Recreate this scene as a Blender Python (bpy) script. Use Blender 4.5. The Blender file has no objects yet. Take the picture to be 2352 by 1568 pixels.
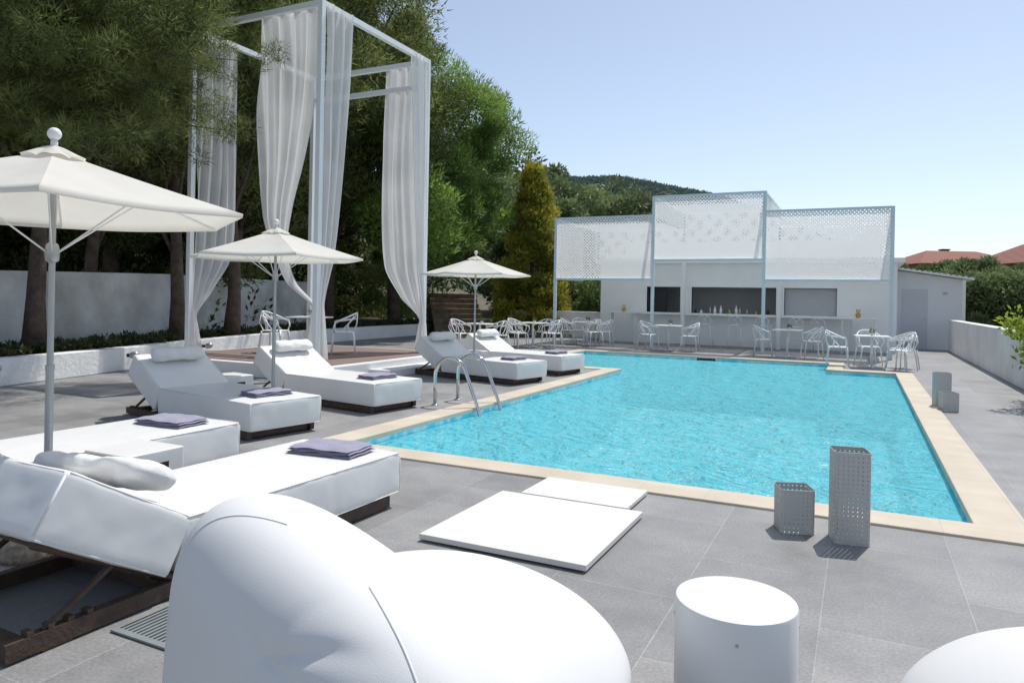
import bpy, bmesh, math, random
import numpy as np
from mathutils import Vector, Matrix, noise
R=math.radians
random.seed(5)
TH=R(26.0); CT,ST=math.cos(TH),math.sin(TH)
def W(X,D):            # survey frame (across, away) -> world frame aligned with pool
    return (X*CT-D*ST, X*ST+D*CT)
COL=bpy.context.scene.collection

# ---------------- materials ----------------
def newmat(name):
    m=bpy.data.materials.new(name); m.use_nodes=True
    nt=m.node_tree; nt.nodes.clear()
    out=nt.nodes.new('ShaderNodeOutputMaterial')
    return m,nt,out
def N(nt,t,**k):
    n=nt.nodes.new(t)
    for a,b in k.items():
        if a.startswith('i_'):
            n.inputs[a[2:].replace('_',' ')].default_value=b
        else: setattr(n,a,b)
    return n
def L(nt,a,b): nt.links.new(a,b)
def pmat(name,col,rough=.5,var=.12,scale=4,bump=0.0,bscale=40,metal=0,spec=.5,transl=0,col2=None,detail=4,bd=.02):
    m,nt,out=newmat(name)
    tc=N(nt,'ShaderNodeTexCoord')
    nz=N(nt,'ShaderNodeTexNoise',i_Scale=scale,i_Detail=detail)
    L(nt,tc.outputs['Object'],nz.inputs['Vector'])
    mp=N(nt,'ShaderNodeMapRange',i_From_Min=.3,i_From_Max=.7)
    L(nt,nz.outputs['Fac'],mp.inputs['Value'])
    mx=N(nt,'ShaderNodeMix',data_type='RGBA')
    c2=col2 if col2 else tuple(c*(1-var) for c in col)
    mx.inputs[6].default_value=(*c2,1); mx.inputs[7].default_value=(*col,1)
    L(nt,mp.outputs[0],mx.inputs[0])
    p=N(nt,'ShaderNodeBsdfPrincipled',i_Roughness=rough,i_Metallic=metal)
    p.inputs['Specular IOR Level'].default_value=spec
    L(nt,mx.outputs[2],p.inputs['Base Color'])
    if bump>0:
        n2=N(nt,'ShaderNodeTexNoise',i_Scale=bscale,i_Detail=5)
        L(nt,tc.outputs['Object'],n2.inputs['Vector'])
        b=N(nt,'ShaderNodeBump',i_Strength=bump,i_Distance=bd)
        L(nt,n2.outputs['Fac'],b.inputs['Height']); L(nt,b.outputs[0],p.inputs['Normal'])
    res=p.outputs[0]
    if transl>0:
        t=N(nt,'ShaderNodeBsdfTranslucent'); L(nt,mx.outputs[2],t.inputs['Color'])
        ms=N(nt,'ShaderNodeMixShader'); ms.inputs[0].default_value=transl
        L(nt,p.outputs[0],ms.inputs[1]); L(nt,t.outputs[0],ms.inputs[2]); res=ms.outputs[0]
    L(nt,res,out.inputs[0])
    return m
def leafmat(name,c1,c2,transl=.4,scale=.6):
    m,nt,out=newmat(name)
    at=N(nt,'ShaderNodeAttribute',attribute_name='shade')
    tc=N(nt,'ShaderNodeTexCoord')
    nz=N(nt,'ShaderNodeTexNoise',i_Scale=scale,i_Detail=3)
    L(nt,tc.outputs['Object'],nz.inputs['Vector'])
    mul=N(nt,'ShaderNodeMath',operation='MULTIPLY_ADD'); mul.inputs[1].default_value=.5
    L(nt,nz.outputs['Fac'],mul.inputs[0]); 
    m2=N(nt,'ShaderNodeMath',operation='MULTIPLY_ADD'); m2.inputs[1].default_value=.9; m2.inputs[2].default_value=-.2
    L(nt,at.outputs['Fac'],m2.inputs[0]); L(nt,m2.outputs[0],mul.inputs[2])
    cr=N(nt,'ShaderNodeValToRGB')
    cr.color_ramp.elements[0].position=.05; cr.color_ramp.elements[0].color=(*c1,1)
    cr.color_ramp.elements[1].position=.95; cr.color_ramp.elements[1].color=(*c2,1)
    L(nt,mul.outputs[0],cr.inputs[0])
    p=N(nt,'ShaderNodeBsdfPrincipled',i_Roughness=.5); p.inputs['Specular IOR Level'].default_value=.3
    L(nt,cr.outputs[0],p.inputs['Base Color'])
    t=N(nt,'ShaderNodeBsdfTranslucent'); L(nt,cr.outputs[0],t.inputs['Color'])
    ms=N(nt,'ShaderNodeMixShader'); ms.inputs[0].default_value=transl
    L(nt,p.outputs[0],ms.inputs[1]); L(nt,t.outputs[0],ms.inputs[2]); L(nt,ms.outputs[0],out.inputs[0])
    return m

M={}
M['vinyl']=pmat('white_vinyl',(.79,.785,.765),.42,.05,4,.12,6,bd=.012)
M['bean']=pmat('bean_fabric',(.75,.745,.73),.6,.05,2,.6,380,bd=.001,spec=.3)
M['cotton']=pmat('pillow_cotton',(.78,.77,.745),.8,.05,8,.35,14,bd=.014)
M['wood']=pmat('dark_wood',(.085,.05,.035),.6,.5,14,.3,60)
M['towel']=pmat('lavender_towel',(.345,.335,.425),.95,.15,30,.6,220,bd=.004)
M['white']=pmat('white_paint',(.82,.82,.81),.45,.05,3,.05,20,bd=.004)
M['barwhite']=pmat('bar_white_paint',(.93,.925,.91),.6,.04,2,.1,20,bd=.004)
M['stool']=pmat('white_lacquer',(.77,.765,.75),.4,.05,3,.05,20,bd=.004)
M['frame']=pmat('pale_frame_paint',(.74,.84,.87),.45,.08,3)
M['plastic']=pmat('white_plastic',(.86,.86,.85),.35,.04,5)
M['plaster']=pmat('white_plaster',(.86,.855,.84),.85,.2,1.3,.6,14,col2=(.72,.71,.68),detail=8)
M['oldplaster']=pmat('weathered_plaster',(.80,.795,.77),.9,.3,1.0,.9,7,col2=(.42,.41,.38),detail=9,bd=.04)
M['canvas']=pmat('umbrella_canvas',(.83,.80,.72),.85,.05,5,.1,60,transl=.35,bd=.004)
M['metal']=pmat('grey_metal',(.45,.46,.47),.4,.1,6,metal=.6)
M['chrome']=pmat('steel',(.62,.62,.62),.14,.06,6,metal=1)
M['bark']=pmat('bark',(.14,.10,.075),.95,.5,6,1.0,18,col2=(.06,.045,.035))
M['soil']=pmat('soil',(.10,.07,.05),.95,.5,5,.8,20)
M['terra']=pmat('terracotta',(.25,.17,.145),.8,.35,3,.3,30,col2=(.19,.15,.135))
M['dark']=pmat('dark_interior',(.015,.016,.018),.5,.3,3)
M['shutter']=pmat('grey_shutter',(.46,.46,.48),.5,.05,3)
M['stone']=pmat('pebble_stone',(.42,.34,.26),.9,.5,25,1.0,40,col2=(.2,.16,.13))
M['steps']=pmat('earth_stone',(.24,.18,.12),.95,.5,4,1.0,10,col2=(.12,.09,.06))
M['grate']=pmat('drain_grate',(.25,.28,.28),.5,.2,9)
M['yellow']=pmat('yellow_straw',(.65,.42,.08),.7,.3,20)
M['houseWall']=pmat('house_wall',(.50,.36,.24),.85,.15,1)
M['slab']=pmat('white_slab',(.76,.74,.69),.6,.07,5,.1,40,bd=.004)

def tilemat():
    m,nt,out=newmat('grey_tiles')
    tc=N(nt,'ShaderNodeTexCoord')
    mp=N(nt,'ShaderNodeMapping'); mp.inputs['Rotation'].default_value=(0,0,R(90)); mp.inputs['Location'].default_value=(.3,.14,0)
    L(nt,tc.outputs['Object'],mp.inputs[0])
    br=N(nt,'ShaderNodeTexBrick'); br.offset=.5
    br.inputs['Scale'].default_value=1; br.inputs['Brick Width'].default_value=.64*2; br.inputs['Row Height'].default_value=.64
    br.inputs['Mortar Size'].default_value=.003; br.inputs['Mortar Smooth'].default_value=.3; br.inputs['Bias'].default_value=-.1
    br.inputs['Color1'].default_value=(.285,.28,.273,1); br.inputs['Color2'].default_value=(.232,.229,.225,1); br.inputs['Mortar'].default_value=(.36,.35,.34,1)
    L(nt,mp.outputs[0],br.inputs['Vector'])
    nz=N(nt,'ShaderNodeTexNoise',i_Scale=1.3,i_Detail=9,i_Roughness=.7); L(nt,tc.outputs['Object'],nz.inputs['Vector'])
    n3=N(nt,'ShaderNodeTexNoise',i_Scale=70,i_Detail=4); L(nt,tc.outputs['Object'],n3.inputs['Vector'])
    mr=N(nt,'ShaderNodeMapRange',i_From_Min=.3,i_From_Max=.7,i_To_Min=.72,i_To_Max=1.22); L(nt,nz.outputs['Fac'],mr.inputs['Value'])
    m3=N(nt,'ShaderNodeMapRange',i_From_Min=.3,i_From_Max=.7,i_To_Min=.82,i_To_Max=1.18); L(nt,n3.outputs['Fac'],m3.inputs['Value'])
    mu=N(nt,'ShaderNodeMath',operation='MULTIPLY'); L(nt,mr.outputs[0],mu.inputs[0]); L(nt,m3.outputs[0],mu.inputs[1])
    vm=N(nt,'ShaderNodeVectorMath',operation='SCALE'); L(nt,br.outputs['Color'],vm.inputs[0]); L(nt,mu.outputs[0],vm.inputs['Scale'])
    p=N(nt,'ShaderNodeBsdfPrincipled'); 
    rr=N(nt,'ShaderNodeMapRange',i_From_Min=.3,i_From_Max=.7,i_To_Min=.45,i_To_Max=.72); L(nt,nz.outputs['Fac'],rr.inputs['Value'])
    L(nt,rr.outputs[0],p.inputs['Roughness']); L(nt,vm.outputs[0],p.inputs['Base Color'])
    b=N(nt,'ShaderNodeBump',i_Strength=.3,i_Distance=.004); 
    iv=N(nt,'ShaderNodeMath',operation='SUBTRACT'); iv.inputs[0].default_value=1; L(nt,br.outputs['Fac'],iv.inputs[1])
    L(nt,iv.outputs[0],b.inputs['Height']); L(nt,b.outputs[0],p.inputs['Normal'])
    L(nt,p.outputs[0],out.inputs[0]); return m
M['tile']=tilemat()
def copingmat():
    m,nt,out=newmat('sandstone_coping')
    tc=N(nt,'ShaderNodeTexCoord')
    nz=N(nt,'ShaderNodeTexNoise',i_Scale=2,i_Detail=8); L(nt,tc.outputs['Object'],nz.inputs['Vector'])
    cr=N(nt,'ShaderNodeValToRGB'); cr.color_ramp.elements[0].position=.25; cr.color_ramp.elements[0].color=(.53,.455,.345,1); cr.color_ramp.elements[1].position=.75; cr.color_ramp.elements[1].color=(.66,.585,.46,1)
    L(nt,nz.outputs['Fac'],cr.inputs[0])
    ck=N(nt,'ShaderNodeTexBrick'); ck.offset=0; ck.inputs['Scale'].default_value=1; ck.inputs['Brick Width'].default_value=.5; ck.inputs['Row Height'].default_value=.5; ck.inputs['Mortar Size'].default_value=.003
    ck.inputs['Color1'].default_value=(1,1,1,1); ck.inputs['Color2'].default_value=(.95,.95,.95,1); ck.inputs['Mortar'].default_value=(.82,.82,.80,1)
    L(nt,tc.outputs['Object'],ck.inputs['Vector'])
    mx=N(nt,'ShaderNodeMix',data_type='RGBA',blend_type='MULTIPLY'); mx.inputs[0].default_value=1
    L(nt,cr.outputs[0],mx.inputs[6]); L(nt,ck.outputs[0],mx.inputs[7])
    p=N(nt,'ShaderNodeBsdfPrincipled',i_Roughness=.7); L(nt,mx.outputs[2],p.inputs['Base Color'])
    b=N(nt,'ShaderNodeBump',i_Strength=.3,i_Distance=.01); n2=N(nt,'ShaderNodeTexNoise',i_Scale=40,i_Detail=4); L(nt,tc.outputs['Object'],n2.inputs['Vector'])
    L(nt,n2.outputs['Fac'],b.inputs['Height']); L(nt,b.outputs[0],p.inputs['Normal'])
    L(nt,p.outputs[0],out.inputs[0]); return m
M['coping']=copingmat()
def watermat():
    m,nt,out=newmat('pool_water')
    tc=N(nt,'ShaderNodeTexCoord')
    n1=N(nt,'ShaderNodeTexNoise',i_Scale=2.4,i_Detail=4,i_Distortion=1.8,i_Roughness=.55); L(nt,tc.outputs['Object'],n1.inputs['Vector'])
    n2=N(nt,'ShaderNodeTexNoise',i_Scale=9,i_Detail=3,i_Distortion=1.2); L(nt,tc.outputs['Object'],n2.inputs['Vector'])
    ad=N(nt,'ShaderNodeMath',operation='MULTIPLY_ADD'); ad.inputs[1].default_value=.45; L(nt,n2.outputs['Fac'],ad.inputs[0]); L(nt,n1.outputs['Fac'],ad.inputs[2])
    b=N(nt,'ShaderNodeBump',i_Strength=1.0,i_Distance=.17); L(nt,ad.outputs[0],b.inputs['Height'])
    tr=N(nt,'ShaderNodeBsdfTransparent'); tr.inputs[0].default_value=(.90,1.0,1.0,1)
    df=N(nt,'ShaderNodeBsdfDiffuse'); df.inputs[0].default_value=(.22,.87,.96,1); L(nt,b.outputs[0],df.inputs['Normal'])
    m1=N(nt,'ShaderNodeMixShader'); m1.inputs[0].default_value=.56; L(nt,tr.outputs[0],m1.inputs[1]); L(nt,df.outputs[0],m1.inputs[2])
    gl=N(nt,'ShaderNodeBsdfGlossy'); gl.inputs['Roughness'].default_value=.08; L(nt,b.outputs[0],gl.inputs['Normal'])
    fr=N(nt,'ShaderNodeFresnel',i_IOR=1.33); L(nt,b.outputs[0],fr.inputs['Normal'])
    m2=N(nt,'ShaderNodeMixShader'); L(nt,fr.outputs[0],m2.inputs[0]); L(nt,m1.outputs[0],m2.inputs[1]); L(nt,gl.outputs[0],m2.inputs[2])
    L(nt,m2.outputs[0],out.inputs[0]); return m
M['water']=watermat()
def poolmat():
    m,nt,out=newmat('pool_lining_caustics')
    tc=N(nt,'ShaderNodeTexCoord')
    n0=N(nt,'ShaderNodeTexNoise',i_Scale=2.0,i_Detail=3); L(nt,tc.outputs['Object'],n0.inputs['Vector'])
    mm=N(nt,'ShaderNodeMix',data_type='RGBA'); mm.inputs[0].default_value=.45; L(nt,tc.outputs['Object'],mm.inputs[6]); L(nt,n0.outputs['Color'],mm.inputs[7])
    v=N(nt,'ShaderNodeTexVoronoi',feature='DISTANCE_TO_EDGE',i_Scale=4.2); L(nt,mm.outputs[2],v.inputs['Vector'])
    cr=N(nt,'ShaderNodeValToRGB'); cr.color_ramp.elements[0].position=.0; cr.color_ramp.elements[0].color=(.78,.98,1.0,1); cr.color_ramp.elements[1].position=.22; cr.color_ramp.elements[1].color=(.09,.78,.97,1)  # pale cell edges imitate caustics: rippling sunlight painted into the lining colour
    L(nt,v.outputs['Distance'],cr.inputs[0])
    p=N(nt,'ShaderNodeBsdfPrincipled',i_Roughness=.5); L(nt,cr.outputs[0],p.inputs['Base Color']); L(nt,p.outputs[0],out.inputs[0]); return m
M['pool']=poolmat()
def latticemat():
    m,nt,out=newmat('woven_lattice')
    tc=N(nt,'ShaderNodeTexCoord')
    nz=N(nt,'ShaderNodeTexNoise',i_Scale=3.2,i_Detail=2); L(nt,tc.outputs['UV'],nz.inputs['Vector'])
    sc=N(nt,'ShaderNodeVectorMath',operation='SCALE'); sc.inputs['Scale'].default_value=.06; L(nt,nz.outputs['Color'],sc.inputs[0])
    adv=N(nt,'ShaderNodeVectorMath',operation='ADD'); L(nt,tc.outputs['UV'],adv.inputs[0]); L(nt,sc.outputs[0],adv.inputs[1])
    sx=N(nt,'ShaderNodeSeparateXYZ'); L(nt,adv.outputs[0],sx.inputs[0])
    def comb(op):
        a=N(nt,'ShaderNodeMath',operation=op); L(nt,sx.outputs[0],a.inputs[0]); L(nt,sx.outputs[1],a.inputs[1])
        s=N(nt,'ShaderNodeMath',operation='MULTIPLY'); s.inputs[1].default_value=10.0; L(nt,a.outputs[0],s.inputs[0])
        f=N(nt,'ShaderNodeMath',operation='FRACT'); L(nt,s.outputs[0],f.inputs[0])
        d=N(nt,'ShaderNodeMath',operation='SUBTRACT'); d.inputs[1].default_value=.5; L(nt,f.outputs[0],d.inputs[0])
        ab=N(nt,'ShaderNodeMath',operation='ABSOLUTE'); L(nt,d.outputs[0],ab.inputs[0]); return ab
    a=comb('ADD'); b=comb('SUBTRACT')
    mx=N(nt,'ShaderNodeMath',operation='MAXIMUM'); L(nt,a.outputs[0],mx.inputs[0]); L(nt,b.outputs[0],mx.inputs[1])
    n5=N(nt,'ShaderNodeTexNoise',i_Scale=16,i_Detail=2); L(nt,tc.outputs['UV'],n5.inputs['Vector'])
    th=N(nt,'ShaderNodeMapRange',i_From_Min=.3,i_From_Max=.7,i_To_Min=.12,i_To_Max=.30); L(nt,n5.outputs['Fac'],th.inputs['Value'])
    gt=N(nt,'ShaderNodeMath',operation='GREATER_THAN'); L(nt,mx.outputs[0],gt.inputs[0]); L(nt,th.outputs[0],gt.inputs[1])
    d=N(nt,'ShaderNodeBsdfDiffuse'); d.inputs[0].default_value=(.90,.90,.89,1)
    t=N(nt,'ShaderNodeBsdfTranslucent'); t.inputs[0].default_value=(.90,.90,.89,1)
    ms=N(nt,'ShaderNodeMixShader'); ms.inputs[0].default_value=.5; L(nt,d.outputs[0],ms.inputs[1]); L(nt,t.outputs[0],ms.inputs[2])
    tr=N(nt,'ShaderNodeBsdfTransparent')
    m2=N(nt,'ShaderNodeMixShader'); L(nt,gt.outputs[0],m2.inputs[0]); L(nt,tr.outputs[0],m2.inputs[1]); L(nt,ms.outputs[0],m2.inputs[2])
    L(nt,m2.outputs[0],out.inputs[0]); return m
M['lattice']=latticemat()
def perfmat():
    m,nt,out=newmat('perforated_metal')
    tc=N(nt,'ShaderNodeTexCoord')
    sc=N(nt,'ShaderNodeVectorMath',operation='SCALE'); sc.inputs['Scale'].default_value=1/.0272; L(nt,tc.outputs['UV'],sc.inputs[0])
    fr=N(nt,'ShaderNodeVectorMath',operation='FRACTION'); L(nt,sc.outputs[0],fr.inputs[0])
    sb=N(nt,'ShaderNodeVectorMath',operation='SUBTRACT'); sb.inputs[1].default_value=(.5,.5,0); L(nt,fr.outputs[0],sb.inputs[0])
    sp=N(nt,'ShaderNodeSeparateXYZ'); L(nt,sb.outputs[0],sp.inputs[0])
    cb=N(nt,'ShaderNodeCombineXYZ'); L(nt,sp.outputs[0],cb.inputs[0]); L(nt,sp.outputs[1],cb.inputs[1])
    ln=N(nt,'ShaderNodeVectorMath',operation='LENGTH'); L(nt,cb.outputs[0],ln.inputs[0])
    gt=N(nt,'ShaderNodeMath',operation='GREATER_THAN'); gt.inputs[1].default_value=.165; L(nt,ln.outputs['Value'],gt.inputs[0])
    p=N(nt,'ShaderNodeBsdfPrincipled',i_Roughness=.5); p.inputs['Base Color'].default_value=(.50,.495,.47,1)
    tr=N(nt,'ShaderNodeBsdfTransparent')
    m2=N(nt,'ShaderNodeMixShader'); L(nt,gt.outputs[0],m2.inputs[0]); L(nt,tr.outputs[0],m2.inputs[1]); L(nt,p.outputs[0],m2.inputs[2])
    L(nt,m2.outputs[0],out.inputs[0]); return m
M['perf']=perfmat()
def curtainmat():
    m,nt,out=newmat('sheer_curtain')
    d=N(nt,'ShaderNodeBsdfDiffuse'); d.inputs[0].default_value=(.90,.895,.89,1)
    t=N(nt,'ShaderNodeBsdfTranslucent'); t.inputs[0].default_value=(.90,.895,.89,1)
    ms=N(nt,'ShaderNodeMixShader'); ms.inputs[0].default_value=.45; L(nt,d.outputs[0],ms.inputs[1]); L(nt,t.outputs[0],ms.inputs[2])
    tr=N(nt,'ShaderNodeBsdfTransparent'); tc=N(nt,'ShaderNodeTexCoord'); nz=N(nt,'ShaderNodeTexNoise',i_Scale=1.2); L(nt,tc.outputs['Object'],nz.inputs['Vector'])
    mr=N(nt,'ShaderNodeMapRange',i_From_Min=.3,i_From_Max=.7,i_To_Min=.72,i_To_Max=.88); L(nt,nz.outputs['Fac'],mr.inputs['Value'])
    m2=N(nt,'ShaderNodeMixShader'); L(nt,mr.outputs[0],m2.inputs[0]); L(nt,tr.outputs[0],m2.inputs[1]); L(nt,ms.outputs[0],m2.inputs[2])
    L(nt,m2.outputs[0],out.inputs[0]); return m
M['curtain']=curtainmat()
def roofmat():
    m,nt,out=newmat('roof_tiles')
    tc=N(nt,'ShaderNodeTexCoord'); w=N(nt,'ShaderNodeTexWave',i_Scale=1.6,i_Distortion=1.0); L(nt,tc.outputs['Object'],w.inputs['Vector'])
    cr=N(nt,'ShaderNodeValToRGB'); cr.color_ramp.elements[0].color=(.20,.075,.05,1); cr.color_ramp.elements[1].color=(.42,.18,.13,1); L(nt,w.outputs['Fac'],cr.inputs[0])
    p=N(nt,'ShaderNodeBsdfPrincipled',i_Roughness=.85); L(nt,cr.outputs[0],p.inputs['Base Color'])
    b=N(nt,'ShaderNodeBump',i_Strength=.6,i_Distance=.1); L(nt,w.outputs['Fac'],b.inputs['Height']); L(nt,b.outputs[0],p.inputs['Normal'])
    L(nt,p.outputs[0],out.inputs[0]); return m
M['roof']=roofmat()
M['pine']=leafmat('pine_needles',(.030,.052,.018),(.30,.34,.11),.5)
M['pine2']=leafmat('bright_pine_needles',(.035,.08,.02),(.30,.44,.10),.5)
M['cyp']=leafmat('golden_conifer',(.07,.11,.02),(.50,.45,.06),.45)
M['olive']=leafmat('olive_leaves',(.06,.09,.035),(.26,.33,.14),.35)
M['shrub']=leafmat('shrub_leaves',(.025,.05,.018),(.17,.24,.075),.35)
M['hillleaf']=leafmat('hazy_hill_leaves',(.08,.12,.11),(.16,.22,.17),.2,.05)  # bluish distance haze is mixed into these leaf colours
M['citrus']=leafmat('citrus_leaves',(.08,.13,.02),(.42,.50,.06),.4)
M['under']=leafmat('undergrowth_leaves',(.020,.034,.013),(.18,.21,.065),.4)
M['flower']=leafmat('planter_leaves',(.02,.035,.012),(.10,.12,.05),.3)
M['hill']=pmat('hill_ground',(.09,.13,.08),.95,.5,.05,.6,.3,col2=(.06,.09,.06))
M['grassy']=pmat('dry_ground',(.16,.12,.08),.95,.4,.6,.8,8,col2=(.07,.07,.035))

# ---------------- geometry accumulation ----------------
class Geo:
    def __init__(s): s.v=[]; s.f=[]
    def add(s,vs,fs):
        o=len(s.v); s.v+= [tuple(v) for v in vs]; s.f+=[tuple(i+o for i in f) for f in fs]; return s
    def box(s,x0,x1,y0,y1,z0,z1):
        vs=[(x0,y0,z0),(x1,y0,z0),(x1,y1,z0),(x0,y1,z0),(x0,y0,z1),(x1,y0,z1),(x1,y1,z1),(x0,y1,z1)]
        return s.add(vs,[(0,3,2,1),(4,5,6,7),(0,1,5,4),(1,2,6,5),(2,3,7,6),(3,0,4,7)])
    def prism(s,poly,a0,a1,axis='y'):
        n=len(poly); vs=[]
        for a in (a0,a1):
            for p in poly:
                vs.append((p[0],a,p[1]) if axis=='y' else ((p[0],p[1],a) if axis=='z' else (a,p[0],p[1])))
        fs=[tuple(range(n)),tuple(range(2*n-1,n-1,-1))]
        for i in range(n):
            j=(i+1)%n; fs.append((j,i,i+n,j+n))
        return s.add(vs,fs)
    def tube(s,pts,r,seg=8,cap=True,closed=False):
        pts=[Vector(p) for p in pts]; n=len(pts)
        rs=r if isinstance(r,(list,tuple)) else [r]*n
        vs=[]; prev=None
        for i,p in enumerate(pts):
            if closed: t=pts[(i+1)%n]-pts[i-1]
            else: t=pts[min(i+1,n-1)]-pts[max(i-1,0)]
            t.normalize()
            if prev is None:
                u=Vector((0,0,1)) if abs(t.z)<.9 else Vector((1,0,0))
                u=(u-t*u.dot(t)).normalized()
            else:
                u=(prev-t*prev.dot(t)).normalized()
            prev=u; w=t.cross(u)
            for k in range(seg):
                a=2*math.pi*k/seg; vs.append(p+(u*math.cos(a)+w*math.sin(a))*rs[i])
        fs=[]
        for i in range(n if closed else n-1):
            for k in range(seg):
                a=i*seg+k; b=i*seg+(k+1)%seg; j=((i+1)%n)*seg
                fs.append((a,b,j+(k+1)%seg,j+k))
        if cap and not closed:
            fs.append(tuple(range(seg-1,-1,-1))); fs.append(tuple((n-1)*seg+k for k in range(seg)))
        return s.add(vs,fs)
    def lathe(s,prof,seg=32,c=(0,0)):
        n=len(prof); vs=[]
        for r,z in prof:
            for k in range(seg):
                a=2*math.pi*k/seg; vs.append((c[0]+r*math.cos(a),c[1]+r*math.sin(a),z))
        fs=[]
        for i in range(n-1):
            for k in range(seg):
                k2=(k+1)%seg; fs.append((i*seg+k,i*seg+k2,(i+1)*seg+k2,(i+1)*seg+k))
        fs.append(tuple(range(seg-1,-1,-1))); fs.append(tuple((n-1)*seg+k for k in range(seg)))
        return s.add(vs,fs)
    def obj(s,name,mat,parent=None,smooth=False,bevel=0,bseg=2,label=None):
        me=bpy.data.meshes.new(name); me.from_pydata(s.v,[],s.f); me.update()
        me.materials.append(mat)
        if smooth: me.polygons.foreach_set('use_smooth',[True]*len(me.polygons))
        o=bpy.data.objects.new(name,me); COL.objects.link(o)
        if parent: o.parent=parent
        if bevel:
            b=o.modifiers.new('bevel','BEVEL'); b.width=bevel; b.segments=bseg; b.limit_method='ANGLE'; b.angle_limit=R(40)
            if bseg>1:
                me.polygons.foreach_set('use_smooth',[True]*len(me.polygons)); b.harden_normals=True
        if label: o['label']=label
        return o
def padded(name,mat,parent,x0,x1,y0,y1,z0,z1,r=.03,step=.028,dome=.012,wr=.004,seed=0,mt=None):
    """upholstered cushion: rounded box with domed faces and soft wrinkles"""
    bm=bmesh.new(); lo=Vector((x0,y0,z0)); hi=Vector((x1,y1,z1)); c=(lo+hi)/2; h=(hi-lo)/2
    for ax in range(3):
        a1,a2=(ax+1)%3,(ax+2)%3
        def ticks(k):
            n=max(4,int(2*h[k]/step)); L_=[lo[k]+2*h[k]*i/n for i in range(n+1)]
            ex=[lo[k]+r*q for q in (.15,.35,.6)]+[hi[k]-r*q for q in (.15,.35,.6)]
            return sorted(L_+ex)
        t1,t2=ticks(a1),ticks(a2)
        for sgn in (-1,1):
            grid=[]
            for u in t1:
                row=[]
                for v in t2:
                    p=Vector((0,0,0)); p[ax]=hi[ax] if sgn>0 else lo[ax]; p[a1]=u; p[a2]=v
                    q=Vector([min(max(p[k],lo[k]+r),hi[k]-r) for k in range(3)])
                    nn=(p-q).normalized(); fu=1-((u-c[a1])/h[a1])**2; fv=1-((v-c[a2])/h[a2])**2
                    amt=dome*(max(0,fu*fv)**.5)*(2.2*min(h[a1],h[a2])**.5)*.8
                    w_=wr*noise.noise(Vector((p.x*5+seed,p.y*5,p.z*5)))+wr*.6*noise.noise(Vector((p.x*14+seed,p.y*9,p.z*14)))
                    row.append(bm.verts.new(q+nn*(r+amt+w_)))
                grid.append(row)
            for i in range(len(t1)-1):
                for j in range(len(t2)-1):
                    f=(grid[i][j],grid[i+1][j],grid[i+1][j+1],grid[i][j+1])
                    bm.faces.new(f if sgn>0 else f[::-1])
    bmesh.ops.remove_doubles(bm,verts=bm.verts,dist=.0006)
    bmesh.ops.recalc_face_normals(bm,faces=bm.faces)
    for f in bm.faces: f.smooth=True
    me=bpy.data.meshes.new(name); bm.to_mesh(me); bm.free(); me.materials.append(mat)
    if mt is not None: me.transform(mt)
    o=bpy.data.objects.new(name,me); COL.objects.link(o)
    if parent: o.parent=parent
    return o
def thing(name,label,cat,loc=(0,0,0),rz=0,group=None):
    o=bpy.data.objects.new(name,None); COL.objects.link(o); o.location=loc; o.rotation_euler=(0,0,rz)
    o['label']=label; o['category']=cat; o.empty_display_size=.2
    if group: o['group']=group
    return o
def tag(o,label,cat,group=None):
    o['label']=label; o['category']=cat
    if group: o['group']=group
    return o
def dup(src,loc,rz=0,scale=None,label=None):
    n=src.copy(); COL.objects.link(n); n.location=loc; n.rotation_euler=(0,0,rz)
    if scale: n.scale=scale if hasattr(scale,'__len__') else (scale,)*3
    if label: n['label']=label
    for c in src.children:
        k=c.copy(); COL.objects.link(k); k.parent=n
    return n
def st(o): o['kind']='structure'; return o
def stuff(o): o['kind']='stuff'; return o

# ---------------- foliage ----------------
def leaf_mesh(name,cl,n,length,width,seed,mat,kind='needle',up=.3,out=.8):
    rng=np.random.default_rng(seed)
    cl=np.asarray(cl,float); K=len(cl)
    c=np.repeat(cl[:,:3],n,axis=0); r=np.repeat(cl[:,3],n)
    d=rng.normal(size=(K*n,3)); d/=np.linalg.norm(d,axis=1)[:,None]
    rad=rng.random(K*n)**.45
    flat=np.array([1,1,.75])
    p=c+d*flat*(rad*r)[:,None]
    q=d*out+rng.normal(size=(K*n,3))*.5+np.array([0,0,up]); q/=np.linalg.norm(q,axis=1)[:,None]
    w=np.cross(q,rng.normal(size=(K*n,3))); w/=np.linalg.norm(w,axis=1)[:,None]
    ln=length*(.6+.8*rng.random(K*n))[:,None]; wd=width*(.7+.6*rng.random(K*n))[:,None]
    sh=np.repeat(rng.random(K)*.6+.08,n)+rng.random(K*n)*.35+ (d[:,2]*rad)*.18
    if kind=='needle':
        V=np.stack([p-w*wd/2,p+w*wd/2,p+q*ln],1).reshape(-1,3); k=3
    else:
        V=np.stack([p,p+q*ln*.5+w*wd/2,p+q*ln,p+q*ln*.5-w*wd/2],1).reshape(-1,3); k=4
    T=len(V)//k
    me=bpy.data.meshes.new(name)
    me.vertices.add(len(V)); me.vertices.foreach_set('co',V.astype(np.float32).ravel())
    me.loops.add(len(V)); me.loops.foreach_set('vertex_index',np.arange(len(V),dtype=np.int32))
    me.polygons.add(T); me.polygons.foreach_set('loop_start',np.arange(0,len(V),k,dtype=np.int32))
    me.update(calc_edges=True)
    a=me.attributes.new('shade','FLOAT','POINT'); a.data.foreach_set('value',np.repeat(np.clip(sh,0,1),k).astype(np.float32))
    me.materials.append(mat)
    return me
def leaf_obj(name,*a,parent=None,**k):
    me=leaf_mesh(name,*a,**k); o=bpy.data.objects.new(name,me); COL.objects.link(o)
    if parent: o.parent=parent
    return o
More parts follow.
